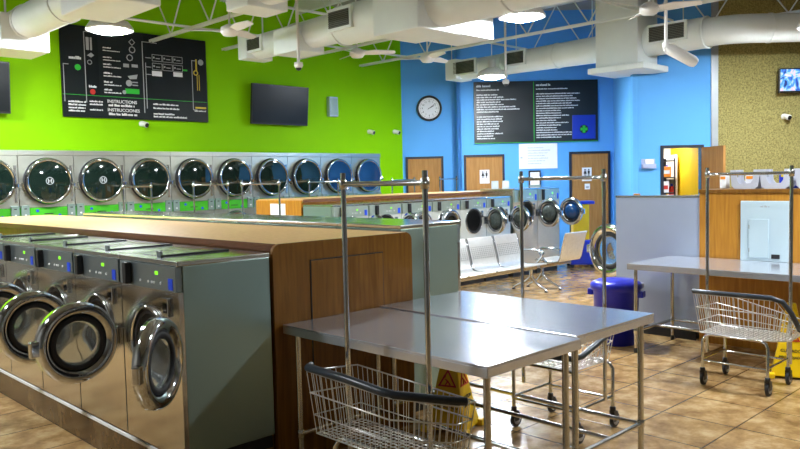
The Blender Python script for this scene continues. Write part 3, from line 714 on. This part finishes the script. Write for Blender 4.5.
# ------------------------------------------------------------------ laundry carts
def cart(label, loc, rz, rim, bump, zb=.47, k=.88, sp=.045, wr=.0028, post=.70, post_x=0, post_y=0, top=1.87, fx=.235, fy=.27, group='wire laundry carts with hanging bars'):
    """rim: convex polygon of the basket's top edge (x, y, z); bump: path of the rubber bumper"""
    t = thing('laundry_cart', label, 'laundry cart', loc, rz, group)
    n = len(rim); cx = sum(p[0] for p in rim)/n; cy = sum(p[1] for p in rim)/n
    bot = [(cx+(x-cx)*k, cy+(y-cy)*k, zb) for x, y, z in rim]
    lerp = lambda a, b, f: tuple(a[q]+(b[q]-a[q])*f for q in range(3))
    mb = MB()
    for f, r_ in ((0,.0045), (.3,.0035), (.65,.0045), (1,.0045)): mb.tube([lerp(a, b, f) for a, b in zip(bot, rim)], r_, 6, True)
    for e in range(n):                                     # upright wires
        a, b, c, d_ = rim[e], rim[(e+1) % n], bot[e], bot[(e+1) % n]
        q = max(1, int(math.dist(a, b)/sp))
        for g in range(q): mb.tube([lerp(a, b, g/q), lerp(c, d_, g/q)], wr, 4)
    def clip(ax, val):                                     # floor grid
        hit = []
        for e in range(n):
            a, b = bot[e], bot[(e+1) % n]
            if (a[ax]-val)*(b[ax]-val) < 0: hit.append(lerp(a, b, (val-a[ax])/(b[ax]-a[ax])))
        if len(hit) == 2: mb.tube(hit, wr, 4)
    for ax in (0, 1):
        lo = min(p[ax] for p in bot); hi = max(p[ax] for p in bot); q = int((hi-lo)/(sp*.8))
        for g in range(1, q): clip(ax, lo+(hi-lo)*g/q+.0003)
    mb.build('basket', M['wire'], t)
    if bump: MB().tube(bump, .021, 12).build('bumper', M['navy'], t)
    zl = .125; mb = MB()
    for sx in (-1, 1):
        mb.tube([(sx*fx,-fy,zl),(sx*fx,-fy,zb-.06),(sx*(fx-.01),-fy+.02,zb-.025),(sx*(fx-.02),-fy+.06,zb-.01),(sx*(fx-.02),fy-.06,zb-.01),(sx*(fx-.01),fy-.02,zb-.025),(sx*fx,fy,zb-.06),(sx*fx,fy,zl)], .0135, 8)
        mb.tube([(sx*fx,-fy,.22),(sx*fx,fy,.22)], .010, 8)
    for sy in (-1, 1): mb.tube([(-fx,sy*fy,.235),(fx,sy*fy,.235)], .010, 8)
    mb.build('frame', M['chrome'], t)
    for sx in (-1, 1):
        for sy in (-1, 1):
            c = MB(); c.lathe([(.017,.12),(.022,.128),(.022,.155),(.016,.16)], 10, T(sx*fx, sy*fy, 0))
            for q in (-1, 1): c.box(sx*fx-.012, sx*fx+.038, sy*fy+q*.019-.002, sy*fy+q*.019+.002, .05, .125)
            c.box(sx*fx-.015, sx*fx+.02, sy*fy-.02, sy*fy+.02, .115, .13)
            cc = c.build('caster', M['black'], t)
            w = MB(); w.lathe([(.012,-.013),(.048,-.014),(.058,-.009),(.058,.009),(.048,.014),(.012,.013)], 20, T(sx*fx+.022, sy*fy, .058) @ rotX(pi/2)); w.m = 1
            w.lathe([(.008,-.0165),(.036,-.0165),(.036,.0165),(.008,.0165)], 16, T(sx*fx+.022, sy*fy, .058) @ rotX(pi/2))
            w.build('wheel', [M['rubber'], M['greyplastic']], cc)
    for sy in (-1, 1):
        p_ = MB().tube([(post_x, post_y+sy*post/2, .235), (post_x, post_y+sy*post/2, top+.02)], .0145, 10).build('hanging_post', M['chrome'], t)
        MB().lathe([(.0145,0),(.022,.0),(.022,.05),(.0145,.055)], 12, T(post_x, post_y+sy*post/2, top-.07)).build('clamp', M['steel'], p_)
    MB().tube([(post_x, post_y-post/2-.02, top-.04), (post_x, post_y+post/2+.02, top-.04)], .0135, 10).build('hanging_bar', M['chrome'], t)
    return t
cart('wire laundry cart with dark bumper before the nearest folding table', (2.63, 2.80, 0), 0,
     [(-.21,.42,.835),(-.21,-.22,.81),(.03,-.45,.76),(.15,-.45,.76),(.15,.42,.80)],
     [(-.17,.43,.855),(-.21,.41,.855),(-.212,.1,.85),(-.212,-.17,.832),(-.19,-.235,.825),(.03,-.44,.785),(.07,-.465,.78)],
     zb=.50, k=.90, sp=.04, post=.61, post_x=.0, post_y=.02, fx=.15)
cart('wire laundry cart rolled under the second folding table, tall bar rising behind it', (4.64, 3.08, 0), 0,
     [(-.25,.36,.60),(-.25,-.18,.575),(-.19,-.26,.575),(.25,-.28,.72),(.28,.40,.76)],
     [(-.255,.30,.60),(-.26,-.14,.59),(-.23,-.23,.588),(-.17,-.265,.60),(.22,-.295,.735),(.28,-.24,.755),(.29,.36,.78)],
     zb=.50, sp=.042, wr=.0032, post=.715, post_x=.115, post_y=.08)
cart('wire laundry cart with dark bumper before the right folding table', (6.62, 2.54, 0), 0,
     [(-.25,.35,.80),(-.25,-.33,.80),(-.13,-.45,.58),(.20,-.43,.58),(.24,.36,.76)],
     [(-.21,.36,.82),(-.25,.345,.82),(-.252,0,.82),(-.25,-.30,.82),(-.235,-.38,.795),(-.18,-.43,.70),(-.11,-.47,.56),(-.04,-.48,.53)],
     zb=.46, sp=.042, wr=.0034, post=.70, post_x=.04)
def ray_pt(u, y=None, x=None):
    a_ = YAW - math.atan((u-400)/754.05)
    return (x, x*math.tan(a_)) if x is not None else (y/math.tan(a_), y)
far = [('far laundry cart by the dryers, leftmost of the tall hanging bars', (5.29, 11.25), .42, 1.3),
       ('far laundry cart by the dryers, second hanging bar from the left', (6.43, 11.0), .55, .9),
       ('far laundry cart in front of the orange end panel of the far partition', (6.04, 8.97), .62, pi/2),
       ('far laundry cart by the dryers behind the left end of the far partition', (9.03, 11.3), .70, pi/2),
       ('far laundry cart near the green and blue corner, before the left wooden door', (11.16, 11.3), .66, pi/2),
       ('far laundry cart between the left and the middle wooden doors', (12.52, 11.25), .56, pi/2)]
for lab, (x, y), sp_, rz in far:
    cart(lab, (x, y, 0), rz, [(-.24,.38,.78),(-.24,-.38,.78),(.24,-.38,.78),(.24,.38,.78)], None, sp=.08, wr=.004, post=sp_)

# ------------------------------------------------------------------ wet floor signs
def wet_sign(label, loc, rz, h=.66, w=.30):
    t = thing('wet_floor_sign', label, 'floor sign', loc, rz, 'yellow wet floor signs')
    tw = .075; n = 2
    a, b = w/2, tw/2; th = .012
    mb = MB()
    vs = [(-a,-a,.02),(a,-a,.02),(a,a,.02),(-a,a,.02),(-b,-b,h),(b,-b,h),(b,b,h),(-b,b,h)]
    mb.add(vs, [(0,1,5,4),(1,2,6,5),(2,3,7,6),(3,0,4,7),(4,5,6,7),(3,2,1,0)])
    mb.build('body', M['yellow'], t, bevel=.008)
    for sx in (-1, 1):
        for sy in (-1, 1): MB().box(sx*a-.035, sx*a+.035, sy*a-.035, sy*a+.035, 0, .05).build('foot', M['yellow'], t, bevel=.01)
    sl = math.atan((a-b)/(h-.02))
    for q, (l1, l2) in enumerate((('CUIDADO', 'PISO MOJADO'), ('CAUTION', 'WET FLOOR'), ('CUIDADO', 'PISO MOJADO'), ('CAUTION', 'WET FLOOR'))):
        R = rotZ(q*pi/2)
        e = bpy.data.objects.new('warning_face', None)
        mb = MB(); F = R @ T(0, -a, .02) @ rotX(-sl)
        zc, s = .36, .085
        # red triangle outline
        def tri(r_): return [(0, zc+r_), (-r_*.87, zc-r_*.5), (r_*.87, zc-r_*.5)]
        O, I = tri(s), tri(s*.72)
        for i in range(3):
            j = (i+1) % 3
            mb.prism([O[i], O[j], I[j], I[i]], -.004, 0, F)
        mb.tube([(-.018,-.002,zc+.012),(.004,-.002,zc-.005),(.024,-.002,zc-.03)], .006, 6, M=F); mb.tube([(.0,-.002,zc-.005),(-.016,-.002,zc-.032)], .006, 6, M=F); mb.lathe([(.010,0),(.010,.003)], 10, F @ T(-.024,-.001,zc+.03) @ FRONT)
        g = mb.build('warning_triangle', M['inkred'], t)
        for tx, z, sz in ((l1, .22, .036), (l2, .165, .030)):
            o = text(tx, sz, t, M['black'], (0,0,0), align='CENTER', bold=.0006)
            o.matrix_local = F @ T(0, -.002, z) @ rotX(pi/2)
    return t
wet_sign('yellow wet floor sign under the front folding table beside the near cart', (4.10, 3.68, 0), radians(-72))
wet_sign('yellow wet floor sign under the right folding table behind the right cart', (7.20, 2.36, 0), radians(-72), .66, .32)

# ------------------------------------------------------------------ blue bin
t = thing('trash_bin', 'round blue plastic trash bin with lid beside the pale grey end panel', 'trash bin', (7.42, 4.23, 0))
MB().lathe([(.20,0),(.215,.01),(.245,.58),(.26,.59),(.26,.62),(.25,.625)], 40).build('bin_body', M['binblue'], t)
MB().lathe([(.268,.605),(.275,.61),(.275,.65),(.255,.675),(.2,.70),(.001,.72)], 40).build('lid', M['binblue'], t)
for a_ in (radians(100), radians(-80)):
    mb = MB(); mb.box(.25, .31, -.05, .05, .52, .59, rotZ(a_)); mb.build('handle', M['binblue'], t, bevel=.01)
MB().box(.255, .30, -.03, .03, .60, .66, rotZ(radians(-45))).build('lid_latch', M['greyplastic'], t, bevel=.01)
# yellow stand with blue plate
t = thing('cleaning_stand', 'yellow upright stand with blue top plate and blue base near the right wooden door', 'stand', (13.2, 8.32, 0), YAW-pi/2)
MB().box(-.16, .16, -.12, .12, .55, 1.27).build('yellow_panel', M['yellow'], t, bevel=.02)
MB().box(-.34, .26, -.16, .16, 1.27, 1.33).build('top_plate', M['cardblue'], t, bevel=.01)
MB().box(-.24, .24, -.2, .2, .06, .55).build('base_tub', M['cardblue'], t, bevel=.03)
for sx in (-1, 1):
    for sy in (-1, 1): MB().lathe([(.04,-.02),(.045,0),(.04,.02)], 14, T(sx*.2, sy*.16, .045) @ rotX(pi/2)).build('wheel', M['rubber'], t)

# ------------------------------------------------------------------ beam seating
def bench(label, loc, rz, n, group, legs, sw=.65, beam_end=.02):
    """faces local -y; seats along +x from 0"""
    t = thing('beam_seating', label, 'bench', loc, rz, group)
    for i in range(n):
        x0 = i*sw+.02; x1 = (i+1)*sw-.02
        prof = [(-.46,.445),(-.43,.46),(-.25,.435),(-.08,.425),(0,.44),(.035,.50),(.06,.60),(.10,.75),(.135,.88),(.15,.915)]
        mb = MB(); vs = []; fs = []
        for y, z in prof:
            for x in (x0, x1): vs.append((x, y, z))
        for y, z in prof:
            for x in (x0, x1): vs.append((x, y+.012, z-.012))
        k = len(prof)
        for j in range(k-1):
            a0 = 2*j; fs += [(a0, a0+1, a0+3, a0+2), (2*k+a0, 2*k+a0+2, 2*k+a0+3, 2*k+a0+1), (a0, a0+2, 2*k+a0+2, 2*k+a0), (a0+1, 2*k+a0+1, 2*k+a0+3, a0+3)]
        fs += [(0, 2*k, 2*k+1, 1), (2*k-2, 2*k-1, 4*k-1, 4*k-2)]
        mb.add(vs, fs, True); s = mb.build('seat_shell', M['seat'], t)
        e = s.modifiers.new('edge', 'EDGE_SPLIT'); e.split_angle = radians(50)
        for x in (x0, x1):
            MB().tube([(x, y+.006, z-.006) for y, z in prof], .012, 6).build('side_rail', M['chrome'], s)
        mb = MB()
        for jj in range(9):
            for ii in range(12): mb.lathe([(.008,0),(.008,.0008)], 6, T(x0+.05+ii*(x1-x0-.1)/11, .058+.0095*jj*.9, .60+.028*jj) @ rotX(pi/2+radians(-15)) @ T(0,0,.004), False)
        mb.build('perforation', M['drum'], s)
    MB().box(-.02, n*sw+beam_end, -.24, -.18, .34, .40).build('beam', M['steel'], t, bevel=.008)
    for x in legs:
        l = MB(); l.tube([(x,-.21,.36),(x,-.21,.22),(x,-.1,.14),(x,.10,.05),(x,.14,.02)], [.03,.03,.024,.02,.018], 10)
        l.tube([(x,-.21,.24),(x,-.3,.13),(x,-.46,.05),(x,-.5,.02)], [.028,.022,.02,.018], 10)
        lg = l.build('leg', M['chrome'], t)
        for y in (.14, -.5): MB().lathe([(.03,0),(.03,.012),(.012,.02)], 12, T(x,y,0)).build('foot_pad', M['black'], lg)
    for x in [n*sw+.02]:
        MB().tube([(x,-.2,.40),(x,-.30,.52),(x,-.36,.61),(x,-.30,.65),(x,-.1,.655),(x,.06,.64)], .02, 10).build('armrest', M['chrome'], t)
    return t
bench('row of perforated steel waiting chairs in front of the far washers', (7.50, 7.42, 0), 0, 4, 'steel beam chairs in the aisle', (.25, 2.48))
bench('steel waiting chair seen from behind, left of the big open washer door', (11.12, 7.02, 0), pi, 1, 'steel beam chairs in the aisle', (.80,), .68, .22)

# ------------------------------------------------------------------ things on the right counter and the grey machines
def tote(label, y, m, cut=True):
    """pale plastic carrier: a shallow tray with two raised ends pierced by hand holes"""
    t = thing('plastic_carrier', label, 'carrier', (8.22, y, 1.667), -pi/2, 'plastic carriers on the right counter')
    w, h = .30, .20
    poly = [(-w/2+.05,0),(w/2-.05,0),(w/2-.015,.03),(w/2,h),(w/2-.06,h),(w/2-.07,.09),(w/2-.095,.055),(-w/2+.095,.055),(-w/2+.07,.09),(-w/2+.06,h),(-w/2,h),(-w/2+.015,.03)]
    MB().prism(poly, -.1, -.085).build('front_side', M['greyplastic'], t)
    MB().prism(poly, .085, .1).build('back_side', M['greyplastic'], t)
    MB().box(-w/2+.05, w/2-.05, -.085, .085, 0, .015).build('tray_floor', M['greyplastic'], t)
    for sx in (-1, 1):
        e = MB(); x = sx*(w/2-.035)
        e.box(x-.008, x+.008, -.085, .085, .02, .12); e.box(x-.008, x+.008, -.085, -.045, .12, h); e.box(x-.008, x+.008, .045, .085, .12, h); e.box(x-.008, x+.008, -.045, .045, h-.03, h)
        e.build('end_handle', M['greyplastic'], t)
    return t
tote('pale grey plastic carrier on the orange partition counter, leftmost', 3.13, 0)
tote('pale grey plastic carrier on the orange partition counter, in front of the blue pack', 2.83, 0)
tote('pale grey plastic carrier on the orange partition counter, at the right photo edge', 2.49, 0)
def cpack(label, y, w, h, m, m2, x=8.42, txt=None):
    t = thing('detergent_pack', label, 'box', (x, y, 1.667), -pi/2, 'packs on the right counter')
    MB().box(-w/2, w/2, -.05, .05, 0, h).build('carton', m, t, bevel=.005)
    MB().box(-w*.4, w*.4, -.053, -.05, h*.72, h*.95).build('band', m2, t)
    if txt: text(txt, h*.5, t, M['inkyellow'], (0, -.053, h*.22), align='CENTER', bold=.002)
cpack('white box with orange band at the left end of the orange partition counter', 3.46, .07, .14, M['paper'], M['orange'])
cpack('white box with orange band inside the leftmost grey plastic carrier', 3.17, .10, .14, M['paper'], M['orange'])
cpack('blue pack with yellow figure between the grey plastic carriers', 2.78, .19, .16, M['cardblue'], M['inkyellow'], txt='6')
cpack('blue pack with yellow top at the right photo edge behind the bar post', 2.43, .2, .2, M['cardblue'], M['inkyellow'])
t = thing('wooden_block', 'small brown block on the pale grey machine top', 'block', (8.3, 4.45, 1.56)); MB().box(-.03, .03, -.03, .03, 0, .055).build('block', M['door'], t, bevel=.004)
t = thing('shallow_dish', 'shallow white dish on the pale grey machine top', 'dish', (8.35, 4.12, 1.562)); MB().lathe([(.001,0),(.07,0),(.10,.03),(.095,.032),(.065,.008),(.001,.008)], 24).build('dish', M['greyplastic'], t)
for x, lab in ((11.97, 'small clear sign holder standing left on the far washer tops'), (12.32, 'small clear sign holder standing right on the far washer tops')):
    t = thing('sign_holder', lab, 'sign holder', (x, 9.5, 1.582), radians(-45))
    MB().box(-.07, .07, 0, .012, 0, .19).build('sheet', M['trim'], t)
    MB().box(-.07, .07, -.05, .05, 0, .008).build('holder_base', M['glass'] if False else M['greyplastic'], t)
    MB().box(-.04, .04, -.003, 0, .06, .16).build('print', M['inkdim'], t)

# ------------------------------------------------------------------ overhead: ducts, joists, lamps, fans, poles
def grille(parent, x, y, z, w, h, ax):
    """louvred grille on a duct: ax='x' faces -x"""
    g = MB().box(x-.02, x+.03, y-w/2-.04, y+w/2+.04, z-h/2-.04, z+h/2+.04).build('grille_frame', M['duct'], parent, bevel=.004)
    mb = MB().box(x-.024, x-.02, y-w/2, y+w/2, z-h/2, z+h/2); mb.m = 1
    for k in range(9):
        zz = z-h/2+h*(k+.5)/9; mb.box(x-.034, x-.024, y-w/2, y+w/2, zz-h/40, zz+h/40)
    mb.build('louvre', [M['black'], M['grille']], g)
def duct(label, x, z, segs, gr=(), risers=(), boxes=()):
    t = thing('air_duct', label, 'duct', (x, 0, z))
    for (ya, yb, ra, rb) in segs:
        mb = MB(); n = max(2, int((yb-ya)/1.1)+1)
        mb.tube([(0, ya+(yb-ya)*i/(n-1), 0) for i in range(n)], [ra+(rb-ra)*i/(n-1) for i in range(n)], 28)
        mb.build('duct_section', M['duct'], t)
        mb = MB()
        for i in range(n):
            yy = ya+(yb-ya)*i/(n-1); rr = ra+(rb-ra)*i/(n-1)
            mb.lathe([(rr,-.02),(rr+.012,-.018),(rr+.012,.018),(rr,.02)], 28, T(0,yy,0) @ FRONT, True, True)
        mb.build('seam_band', M['duct'], t)
    for y, zz, w, h, xx in gr: grille(t, xx, y, zz, w, h, 'x')
    for y in [segs[0][0]+.4+1.7*q for q in range(int((segs[-1][1]-segs[0][0])/1.7)+1)]: MB().box(-.012, .012, y-.004, y+.004, .15, 5.6-z).build('hanger', M['duct'], t)
    for b in boxes: MB().box(*b).build('plenum_box', M['duct'], t, bevel=.015)
    return t
duct('white overhead air duct before the green wall, with two dark grilles', 7.0, 4.02, ((3.0, 6.4, .31, .31), (6.4, 8.2, .30, .27), (8.2, 10.4, .22, .19)), ((10.15, .0, .36, .17, -.21), (7.95, .02, .42, .22, -.29)),
     boxes=((-.42, .36, 6.35, 7.15, -.36, 1.3), (.36, 1.15, 6.45, 7.1, -.32, .0), (-.25, .25, 10.3, 10.55, -.2, .2), (-.3,.2,8.9,9.5,-.27,.1)))
duct('long white overhead air duct before the blue and tan walls, three grilles', 12.2, 4.10, ((5.3, 6.6, .25, .26), (6.9, 10.6, .24, .2)), ((10.25, .02, .55, .24, -.24), (8.95, .04, .42, .22, -.25), (5.85, .05, .6, .24, -.28)),
     boxes=((-.4, .3, 6.3, 7.1, -.42, 1.3), (-.5, .4, 6.15, 7.2, -.5, -.40), (-.27, .25, 10.45, 10.75, -.2, .22)))
duct('white overhead air duct in the upper left corner of the photo', 3.5, 3.98, ((4.0, 11.6, .22, .21),), boxes=((-.32, .28, 10.4, 11.1, -.36, .1), (-.32, .28, 7.3, 8.4, -.3, .05)))
duct('white short air duct overhead left of the near ceiling fan', 5.1, 4.12, ((3.0, 7.6, .26, .24),), boxes=((-.28,.28,7.3,7.75,-.28,.1),))
dB = [o for o in COL.objects if o.name == 'air_duct.001'][0]
pth = [(0,5.32,0),(.02,5.1,0),(.10,4.90,0),(.24,4.72,0)] + [(.24+.7155*k, 4.72-.6987*k, 0) for k in (.3, 1.0, 2.0, 3.2, 4.4)]
MB().tube(pth, .225, 28).build('duct_section', M['duct'], dB)
mb = MB()
for k in (.3, 1.0, 2.0, 3.2): mb.tube([(.24+.7155*q, 4.72-.6987*q, 0) for q in (k-.02, k+.02)], .235, 28)
mb.build('seam_band', M['duct'], dB)
def joist(label, x, y0=-3.9, y1=12.6, z0=4.35, z1=5.3):
    t = thing('roof_joist', label, 'joist', (x, 0, 0), 0, 'open-web roof joists')
    mb = MB()
    for q in (-.03, .03): mb.box(q-.012, q+.012, y0, y1, z0, z0+.04)
    mb.build('bottom_chord', M['duct'], t)
    mb = MB()
    for q in (-.03, .03): mb.box(q-.012, q+.012, y0, y1, z1-.04, z1+.3)
    mb.build('top_chord', M['duct'], t)
    mb = MB(); n = int((y1-y0)/.62); pts = [(0, y0+.1+(y1-y0-.2)*i/n, z0+.02 if i % 2 else z1-.02) for i in range(n+1)]
    for a_, b_ in zip(pts, pts[1:]): mb.tube([a_, b_], .013, 6)
    mb.build('web', M['duct'], t)
jl = ['open-web roof joist above the left end of the instruction board', 'open-web roof joist above the right end of the instruction board', 'open-web roof joist above the switched-off television', 'open-web roof joist in the middle, above the near white ceiling fan', 'open-web roof joist above the blue price board', 'open-web roof joist above the right storeroom doorway']
for x, l in zip((3.0, 6.3, 7.75, 9.5, 11.2, 13.1), jl): joist(l, x, y1=12.6 if x < 12.3 else 9.5)
for i, (y, z, x0, x1, l) in enumerate(((9.35, 4.56, 5.0, 12.9, 'thin white conduit crossing under the joists before the green wall'), (11.6, 4.58, 4.0, 12.4, 'thin white conduit crossing under the joists next to the green wall'), (6.2, 4.62, 4.0, 14.2, 'thin white conduit crossing under the joists in the middle of the hall'))):
    tag(MB().tube([(x0,y,z-.1),(x1,y,z-.1)], .022, 8).build('conduit_pipe', M['duct']), l, 'pipe')

LAMPS = [(4.32,9.78,3.88,'hanging bell lamp glowing before the dark instruction board'), (8.0,5.87,3.88,'hanging bell lamp glowing over the middle of the hall, top centre'), (11.6,9.24,3.78,'hanging bell lamp glowing before the blue price board'),
         (1.7,11.2,3.88,'hanging lamp beyond the left photo edge by the green wall'), (-.9,6.2,3.88,'added unseen lamp lighting the near washer fronts from the left aisle'), (6.7,1.0,3.88,'added unseen lamp lighting the orange partition, above the right folding table'),  # aisle and right table lamps added unseen to light washers and partition
         (11.9,3.55,3.88,'hanging lamp by the tan wall, outside the photo')]
proto = None
for i, (x, y, z, l) in enumerate(LAMPS):
    if proto is None:
        proto = t = thing('pendant_lamp', l, 'lamp', group='hanging lamps of the hall')
        MB().lathe([(.29,0),(.30,.0),(.295,.03),(.24,.11),(.12,.17),(.07,.19),(.07,.33),(.001,.34),(.001,.33),(.06,.32),(.06,.18),(.11,.155),(.23,.10),(.285,.03)], 36).build('reflector', M['white'], t)
        MB().lathe([(.001,-.05),(.12,-.042),(.21,-.018),(.265,.02),(.20,.06),(.001,.08)], 32).build('lens', M['lamp'], t)
        MB().tube([(0,0,.33),(0,0,1.72)], .009, 8).build('cord', M['duct'], t)
        t.location = (x, y, z)
    else: place(proto, False, (x, y, z), 0, l)

fp = None
FANS = [((5.76,9.19), 25, 'white three-blade ceiling fan before the green wall right of the instruction board'), ((8.42,9.55), 75, 'white ceiling fan before the green wall above the grey box'), ((9.75,9.2), 10, 'white ceiling fan before the blue wall left of the price board'), ((9.2,4.75), 50, 'white ceiling fan at the top edge above the storeroom doorway'), ((12.0,6.4),0,'')]
for (x, y), rz, l in FANS[:4]:
    if fp is None:
        fp = t = thing('ceiling_fan', l, 'ceiling fan', group='white ceiling fans')
        MB().lathe([(.001,-.07),(.09,-.06),(.13,-.01),(.12,.05),(.05,.09),(.001,.09)], 24).build('motor', M['white'], t)
        MB().tube([(0,0,.08),(0,0,1.65)], .014, 8).build('rod', M['white'], t)
        for k in range(3):
            R = rotZ(k*2*pi/3)
            mb = MB(); top = [(.1,-.05),(.3,-.085),(.62,-.05),(.64,0),(.62,.035),(.3,.06),(.1,.05)]
            n = len(top)
            vs = [(a_, b_, .02-b_*.35) for a_, b_ in top] + [(a_, b_, .008-b_*.35) for a_, b_ in top]
            mb.add(vs, [tuple(range(n)), tuple(range(2*n-1, n-1, -1))] + [(i, i+n, (i+1) % n+n, (i+1) % n) for i in range(n)], False, R)
            mb.build('blade', M['white'], t)
        t.location = (x, y, 3.95); t.rotation_euler = (0,0,radians(rz))
    else: place(fp, False, (x, y, 3.95), radians(rz), l)
def cam_pole(label, x, y, z, bullet=False):
    t = thing('camera_pole', label, 'security camera', (x, y, z))
    MB().tube([(0,0,.05),(0,0,5.6-z)], .022, 10).build('pole', M['white'], t)
    MB().lathe([(.03,.05),(.06,.045),(.065,0),(.05,-.03),(.03,-.04)], 18).build('housing', M['white'], t)
    MB().lathe([(.045,-.03),(.035,-.06),(.001,-.075)], 16).build('dome', M['black'], t)
    return t
cam_pole('white drop pole with a small dome camera left of centre, before the green wall', 6.68, 8.86, 3.52)
cam_pole('white drop pole with a small dome camera before the blue price board', 11.2, 8.6, 3.58)
t = thing('flood_light', 'white tube-shaped light hanging from a pole before the near blue wall', 'light fixture', (9.37, 4.61, 3.5))
MB().tube([(0,0,0),(0,0,2.1)], .022, 10).build('pole', M['white'], t)
MB().lathe([(.03,.04),(.045,.03),(.045,-.03),(.03,-.05)], 14).build('knuckle', M['white'], t)
MB().tube([(.0,.0,-.03),(.06,-.04,-.06),(.30,-.22,-.21),(.33,-.24,-.23)], [.05,.075,.075,.06], 18).build('tube_housing', M['white'], t)

# ------------------------------------------------------------------ camera, world, colour
cd_ = bpy.data.cameras.new('camera'); cam = bpy.data.objects.new('camera', cd_); COL.objects.link(cam)
PIT, ROL = radians(3.4353), radians(1.3055)
fw = Vector((cos(PIT)*CY, cos(PIT)*SY, -sin(PIT)))
r = fw.cross(Vector((0,0,1))).normalized(); d = fw.cross(r)
R2 = r*cos(ROL) + d*sin(ROL); D2 = -r*sin(ROL) + d*cos(ROL)
cam.matrix_world = Matrix(((R2.x, -D2.x, -fw.x, 0), (R2.y, -D2.y, -fw.y, 0), (R2.z, -D2.z, -fw.z, EYE), (0,0,0,1)))
cd_.sensor_width = 36; cd_.lens = 36*754.05/800; cd_.clip_start = .05; cd_.clip_end = 100
SC.camera = cam
wd = bpy.data.worlds.new('world'); SC.world = wd; wd.use_nodes = True
wd.node_tree.nodes['Background'].inputs['Color'].default_value = (.8,.9,1,1); wd.node_tree.nodes['Background'].inputs['Strength'].default_value = .3
SC.view_settings.view_transform = 'Standard'; SC.view_settings.look = 'None'
SC.view_settings.exposure = 0.3; SC.view_settings.gamma = 1
SC.cycles.use_denoising = True
SC.cycles.max_bounces = 10; SC.cycles.diffuse_bounces = 6; SC.cycles.glossy_bounces = 6
SC.cycles.sample_clamp_indirect = 6
